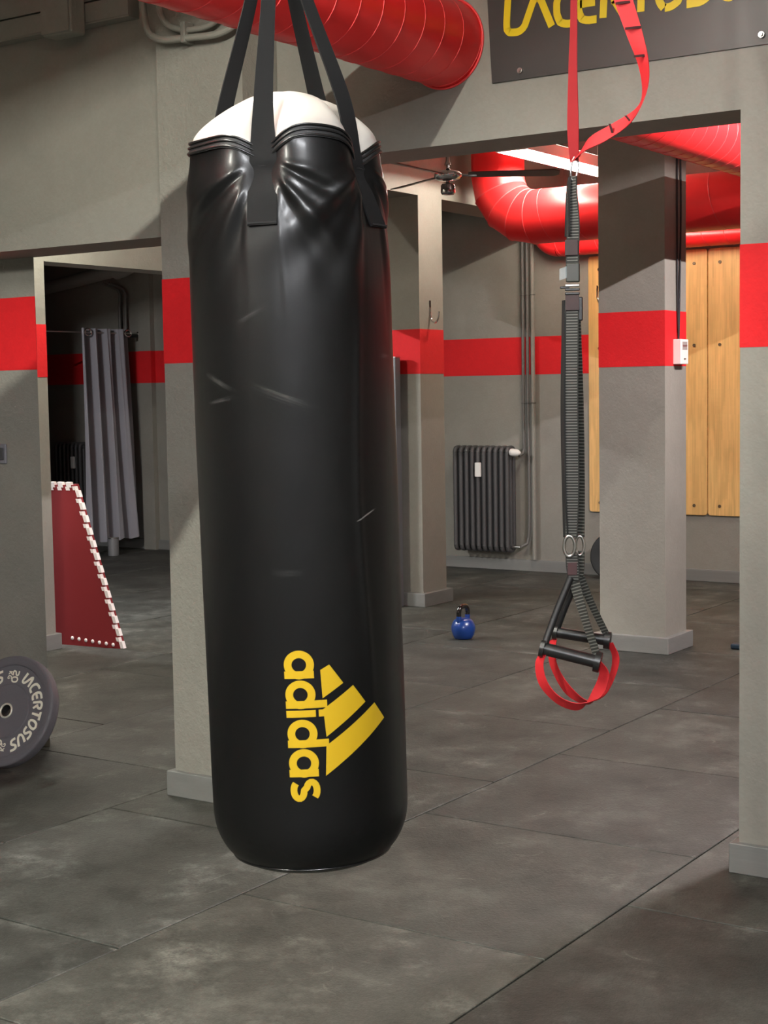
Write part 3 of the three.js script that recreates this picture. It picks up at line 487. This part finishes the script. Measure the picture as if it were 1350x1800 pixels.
// ------------------------------------------------------------------ plywood climbing boards
{
  const wood = [0, 1].map((k) => { const f = noiseField(512, [[5, 1], [11, .6], [30, .3]]), s = noiseField(512, [[200, 1]]); return dataTexture(512, (x, y, i) => { const w = f[(((y >> 3) % 512) * 512 + x)] * 1.0 + f[i] * .35, ring = Math.sin(w * 26) * .5 + .5, v = ring * 16 + (s[((y >> 4) * 512) + x] - .5) * 18; return [216 + v, 172 + v * .9, 106 + v * .7]; }, true); });
  const defs = [['plywood_board', 'narrow pale plywood board on the back wall with a steel hook', -5.31, -4.82, 0], ['plywood_board', 'pale plywood board on the back wall beside the thermostat column', -4.805, -4.345, 1], ['plywood_board', 'pale plywood board on the back wall next to the dividing pier', -4.335, -3.86, 0]];
  for (const [n, label, x0, x1, k] of defs) {
    const g = thing(n, label, 'board', [x0, .5, 10.8]), w = x1 - x0, h = 1.965, r = .025, s = new THREE.Shape();
    s.moveTo(r, 0); s.lineTo(w - r, 0); s.quadraticCurveTo(w, 0, w, r); s.lineTo(w, h - r); s.quadraticCurveTo(w, h, w - r, h); s.lineTo(r, h); s.quadraticCurveTo(0, h, 0, h - r); s.lineTo(0, r); s.quadraticCurveTo(0, 0, r, 0);
    const geo = new THREE.ExtrudeGeometry(s, { depth: .016, bevelEnabled: true, bevelSize: .002, bevelThickness: .002, bevelSegments: 1 }).translate(0, 0, .004);
    const uv = geo.attributes.uv; for (let i = 0; i < uv.count; i++) uv.setXY(i, uv.getX(i) * 1.1 + k * .37, uv.getY(i) * .5);
    part('panel', geo, std({ map: wood[k], roughness: .5 }), g);
    const hs = []; for (const y of [.07, h / 2 + .28, h - .1]) for (const x of [.09, w - .1]) part('screw', new THREE.CylinderGeometry(.012, .012, .006, 14).rotateX(Math.PI / 2).translate(x, y, .0235), std({ color: 0x6b5a46, metalness: .5, roughness: .5 }), g);
  }
}
function hook(label, x, y, d, turn, s = 1) {
  const g = thing('wall_hook', label, 'hook', [x, y, d]); g.rotation.y = turn;
  part('shank', [rbx(-.006 * s, .006 * s, -.02 * s, .07 * s, -.004, .001, .001)], M.chrome, g);
  part('bend', tube([new THREE.Vector3(0, .03 * s, .003), new THREE.Vector3(0, -.02 * s, .008), new THREE.Vector3(0, -.055 * s, .03 * s), new THREE.Vector3(0, -.06 * s, .06 * s), new THREE.Vector3(0, -.04 * s, .085 * s), new THREE.Vector3(0, .0, .095 * s)], .0055 * s, 24, 10), M.chrome, g);
}
hook('chrome coat hook on the pale side of the far column', -5.529, 1.985, 8.82, 1.15, 1.15);
hook('chrome hook screwed to the narrow plywood board', -5.235, 2.17, 10.775, .95, 1.05);

// ------------------------------------------------------------------ thermostat with its cables
{
  const g = thing('thermostat', 'white wall thermostat with two dark cables on the middle column', 'thermostat', [-3.36, 1.582, 7.9]);
  part('case', rbx(0, .047, 0, .136, -.052, .052, .004), M.whitePlastic, g);
  part('display', bx(.0465, .0482, .078, .122, -.032, .034), std({ color: 0xa09a94, roughness: .25 }), g, 'grey display'); part('display_bar', bx(.048, .0487, .095, .105, -.03, .032), std({ color: 0x7e5a58, roughness: .4 }), g);
  part('button', rbx(.0465, .0495, .025, .033, -.012, .014, .001), std({ color: 0x6d5c4c, roughness: .5 }), g);
  for (const [d, w] of [[-.012, .0], [.028, .012]]) part('cable', tube([V(.012, .136, .0), V(.01, .25, d * .4), V(.009, .55, d), V(.009, .95, d + w), V(.009, 1.4, d - w), V(.009, TOP - 1.584, d)], .0052, 40, 8), std({ color: 0x17161a, roughness: .6 }), g, 'dark cable');
}

// ------------------------------------------------------------------ ceiling fan
{
  const g = thing('ceiling_fan', 'chrome ceiling fan with three dark blades and a glass lamp cup', 'ceiling fan', [-4.754, 2.72, 7.802]);
  g.rotation.y = .548;
  const lathe = (pts) => new THREE.LatheGeometry(pts.map(p => new THREE.Vector2(...p)), 40);
  part('motor', lathe([[0, -.035], [.04, -.034], [.07, -.022], [.084, -.002], [.078, .016], [.05, .026], [.02, .03], [.014, .04]]), M.chrome, g, 'polished chrome motor');
  part('rod', [cyl(new THREE.Vector3(0, .03, 0), new THREE.Vector3(0, TOP - 2.72, 0), .0095, .0095, 14), lathe([[.02, .06], [.012, .085], [.0095, .12]]), lathe([[.0, .62], [.05, .62], [.045, .66], [.03, .68]])], M.chrome, g);
  part('lamp_cup', [lathe([[.012, -.035], [.012, -.045], [.035, -.05], [.042, -.06], [.043, -.1], [.035, -.112], [0, -.114]])], phy({ color: 0x9a9a9a, metalness: .85, roughness: .12 }), g, 'smoked glass lamp cup');
  for (let i = 0; i < 3; i++) {
    const a = i * 2 * Math.PI / 3, b = new THREE.Group(), sh = new THREE.Shape([[.12, -.04], [.62, -.055], [.655, -.03], [.655, .03], [.62, .055], [.12, .04]].map(p => new THREE.Vector2(...p)));
    const geo = new THREE.ExtrudeGeometry(sh, { depth: .006, bevelEnabled: false }).rotateX(-Math.PI / 2).rotateX(-.2).rotateY(a); part('blade', geo, std({ color: 0x4a3f38, roughness: .4 }), g, 'dark wood blade');
    part('blade_arm', bx(.06, .17, -.004, .004, -.012, .012).rotateX(-.2).rotateY(a), M.chrome, g);
  }
}

// ------------------------------------------------------------------ foam mats leaning in the side opening
{
  const foam = std({ color: 0x7f1a1f, roughness: .75, bumpMap: rubberBump, bumpScale: .001 }), foamWhite = std({ color: 0xf1e9e6, roughness: .7 });
  const mk = (label, dz, dark) => {
    const g = thing('foam_mat', label, 'mat', [-6.155, 0, 6.412 + dz], 'interlocking mats leaning in the side opening');
    const up = new THREE.Vector3(-.296, .945, .042), back = new THREE.Vector3(-.375, 0, .042), n = new THREE.Vector3().crossVectors(up, back).normalize();   // face towards the front room
    if (n.z < 0) n.negate();
    const P = (a, b, c) => new THREE.Vector3().addScaledVector(back, a).addScaledVector(up, b).addScaledVector(n, c);
    const slab = (a0, a1, b0, b1, c0, c1) => { const q = [[a0, b0], [a1, b0], [a1, b1], [a0, b1]], F = q.map(p => P(p[0], p[1], c1)), B = q.map(p => P(p[0], p[1], c0)), pos = []; const quad = (a, b, c, d) => { for (const v of [a, b, c, a, c, d]) pos.push(v.x, v.y, v.z); }; quad(F[1], F[0], F[3], F[2]); quad(B[0], B[1], B[2], B[3]); for (let i = 0; i < 4; i++) { const j = (i + 1) % 4; quad(F[i], F[j], B[j], B[i]); } const g2 = new THREE.BufferGeometry(); g2.setAttribute('position', new THREE.Float32BufferAttribute(pos, 3)); g2.setAttribute('uv', new THREE.Float32BufferAttribute(new Float32Array(pos.length / 3 * 2), 2)); g2.computeVertexNormals(); return g2; };
    part('sheet', slab(0, 1.25, 0, 1, -.022, 0), foam, g, 'dark red foam sheet');
    if (dark) return g;
    for (let i = 0; i < 13; i++) { const b = i / 13; part('tooth', slab(-.055, .004, b + .004, b + .046, -.024, .002), foamWhite, g); part('tooth', slab(-.012, .042, b + .046, b + .07, -.024, .0018), foamWhite, g); }
    for (let i = 0; i < 5; i++) { const a = .06 + i * .16; part('tooth', slab(a, a + .09, .985, 1.018, -.024, .002), foamWhite, g); part('tooth', slab(a + .045, a + .12, .967, .99, -.022, .0018), foamWhite, g); }
    for (let i = 0; i < 7; i++) { const a = .13 + i * .128; part('stud', new THREE.SphereGeometry(.0115, 12, 8).scale(1, 1, .5).translate(...P(a, .022 + i * -.0 + (a - .1) * .03, .001).toArray()), foamWhite, g, 'white stud'); }
    return g;
  };
  mk('dark red interlocking foam mat with white teeth leaning in the side opening', 0, false);
  const m2 = mk('plain red foam mat leaning behind the toothed mat', .075, true); m2.position.x -= .055;
}

// ------------------------------------------------------------------ curtain in the side room
{
  const g = thing('curtain', 'grey curtain gathered on a thin rod in the side room', 'curtain', [-9.98, 0, 10.1]);
  const fabric = std({ color: 0x96949a, roughness: .9, side: THREE.DoubleSide });
  const top = 2.07, bot = .13, D0 = -.13, D1 = .60;
  part('fabric', sheet((u, v) => { const s = D0 + (D1 - D0) * (u * (.86 + .14 * (1 - v)) + .02 * (1 - v)), f = (.05 + .018 * (1 - v)) * Math.sin(u * 24 + .6 * Math.sin(v * 2)) + .018 * Math.sin(u * 51 + v); return [f, bot + (top - bot) * v - .012 * Math.cos(u * 24) * (1 - v), -s + .012 * Math.sin(u * 24)]; }, 160, 30), fabric, g);
  for (const d of [-.04, .48]) part('eyelet', new THREE.TorusGeometry(.03, .008, 8, 24).rotateY(Math.PI / 2 - .5).translate(.03, 2.035, -d), M.chrome, g, 'chrome eyelet');
  part('rod', cyl(V(0, 2.035, -.68), V(0, 2.035, .66), .008, .008, 10), M.steel, g);
  part('rod_end', [new THREE.SphereGeometry(.022, 12, 10).translate(0, 2.035, -.655)], M.chrome, g); part('bracket', bx(-.01, .01, 2.0, 2.03, .55, .7), M.blackPlastic, g);
}
{
  const b = thing('exercise_ball', 'dark blue exercise ball in the unlit room behind the curtain', 'ball', [-10.55, 0, 9.75]);
  part('ball', new THREE.SphereGeometry(.39, 40, 28).translate(0, .39, 0), std({ color: 0x1c4f96, roughness: .5 }), b); part('valve_plug', new THREE.CylinderGeometry(.01, .01, .01, 12).translate(0, .783, 0), M.whitePlastic, b);
  const s = thing('storage_can', 'grey metal can standing under the curtain hem', 'can', [-9.85, 0, 10.2]); part('body', new THREE.CylinderGeometry(.05, .05, .16, 24).translate(0, .08, 0), std({ color: 0x8f8f90, roughness: .35, metalness: .3 }), s); part('rim', new THREE.TorusGeometry(.05, .004, 8, 28).rotateX(Math.PI / 2).translate(0, .16, 0), M.steel, s);
  const p = thing('wrapped_pipe', 'grey wrapped ventilation pipe with a bend under the side room ceiling', 'pipe', [-9.9, 2.62, 10.53]);
  part('lower_run', tube([V(-1.4, -.16, .0), V(-.66, -.07, 0), V(-.12, .0, 0)], .062, 24, 20), M.greyPlastic, p); part('bend', tube([V(-.14, -.005, 0), V(-.03, .02, 0), V(.06, .05, 0)], .085, 16, 20), M.greyPlastic, p); part('upper_run', tube([V(.04, .045, 0), V(.4, .05, 0), V(1.2, .06, 0)], .055, 16, 20), M.greyPlastic, p);
  ['grey pipe dropping behind the curtain from the wrapped pipe', 'grey pipe dropping behind the curtain beside its twin'].forEach((label, i) => { const q = thing('drop_pipe', label, 'pipe', [-10.2 + i * .075, 0, 10.74]); part('run', tube([V(-.16, 2.52, -.05), V(-.09, 2.49, -.02), V(0, 2.44, 0), V(0, 2.3, 0), V(0, 1.2, 0), V(0, .4, 0)], .014, 40, 12), M.pipe, q); part('foot_collar', new THREE.CylinderGeometry(.02, .02, .03, 14).translate(0, .4, 0), M.pipe, q); });
}

// ------------------------------------------------------------------ cable trunking, junction box, conduits, switch
{
  const t = thing('cable_trunking', 'grey cable trunking along the top of the lintel', 'trunking', [-3.75, 2.812, 4.2]);
  part('channel', [bx(-3, -.1, 0, .075, -.055, 0)], M.grey, t); part('channel', [bx(-3, .1, .083, .17, -.05, 0)], M.grey, t); part('lid_strip', [bx(-3, -.1, .006, .069, -.058, -.055)], M.grey, t);
  const j = thing('junction_box', 'square grey junction box over the cable trunking', 'box', [-4.13, 2.84, 4.105]);
  part('case', rbx(-.075, .075, -.07, .075, -.045, .035, .012), M.grey, j); part('cover', rbx(-.07, .07, -.065, .07, -.052, -.044, .006), M.grey, j);
  const c = thing('conduit', 'grey flexible conduit sagging across the top of the front column', 'conduit', [-3.53, 2.69, 4.1]);
  part('tube', tube([V(-.25, .4, .03), V(-.222, .1, .02), V(-.19, .035, .01), V(-.13, .005, 0), V(-.01, -.006, 0), V(.14, -.01, 0), V(.2, .012, 0), V(.225, .08, .01), V(.23, .4, .02)], .0125, 70, 12), M.grey, c); part('tube', tube([V(-.17, .4, .015), V(-.13, .08, .012), V(-.05, .03, .008), V(.1, .03, .008), V(.17, .1, .012), V(.18, .4, .015)], .011, 50, 12), M.grey, c);
  part('saddle', rbx(-.03, -.01, -.022, .05, -.014, .038, .004), M.grey, c);
  const s = thing('light_switch', 'grey light switch plate on the wall above the weight plate', 'switch', [-4.935, 1.225, 4.45]);
  part('plate', rbx(-.045, .045, -.042, .042, -.01, 0, .008), std({ color: 0x77757a, roughness: .35 }), s); part('rocker', rbx(.004, .034, -.026, .026, -.015, -.008, .003), std({ color: 0x3d3c40, roughness: .3 }), s); part('rocker', rbx(-.034, .002, -.026, .026, -.015, -.008, .003), std({ color: 0x3d3c40, roughness: .3 }), s);
  const k = thing('steel_post', 'grey steel post standing against the far column', 'post', [-5.75, 0, 8.6]); part('upright', rbx(-.1, .1, 0, 1.685, -.03, .03, .004), std({ color: 0x6c6d70, roughness: .4, metalness: .3 }), k); part('cap', rbx(-.101, .101, 1.683, 1.69, -.031, .031, .002), M.steel, k);
  const w = thing('weight_disc', 'black weight disc leaning on the back wall behind the middle column', 'weight disc', [-5.03, 0, 10.6]);
  part('disc', new THREE.LatheGeometry([[.026, -.03], [.17, -.03], [.18, -.02], [.18, .02], [.17, .03], [.026, .03], [.026, -.03]].map(p => new THREE.Vector2(...p)), 48).rotateX(Math.PI / 2).rotateX(-.16).translate(0, .18, 0), M.rubberTube, w); part('hub_ring', new THREE.TorusGeometry(.03, .005, 8, 24).rotateX(-.16).translate(0, .185, .032), M.steel, w);
  const f = thing('machine_foot', 'dark blue rubber foot peeking out from behind the pier', 'foot', [-3.05, 0, 8.08]); part('pad', rbx(-.06, .3, 0, .032, -.03, .03, .012), std({ color: 0x182a38, roughness: .5 }), f); part('leg', rbx(.14, .2, .03, .5, -.025, .025, .006), M.blackPlastic, f);
  const cb = thing('lamp_cable', 'thin yellow cable hanging from the batten above the elbow duct', 'cable', [-4.95, 2.95, 10.2]); part('wire', tube([V(0, .07, 0), V(.01, .02, .0), V(0, -.02, .02)], .004, 12, 6), std({ color: 0xd6a74a, roughness: .5 }), cb);
}
renderer.render(scene, camera);
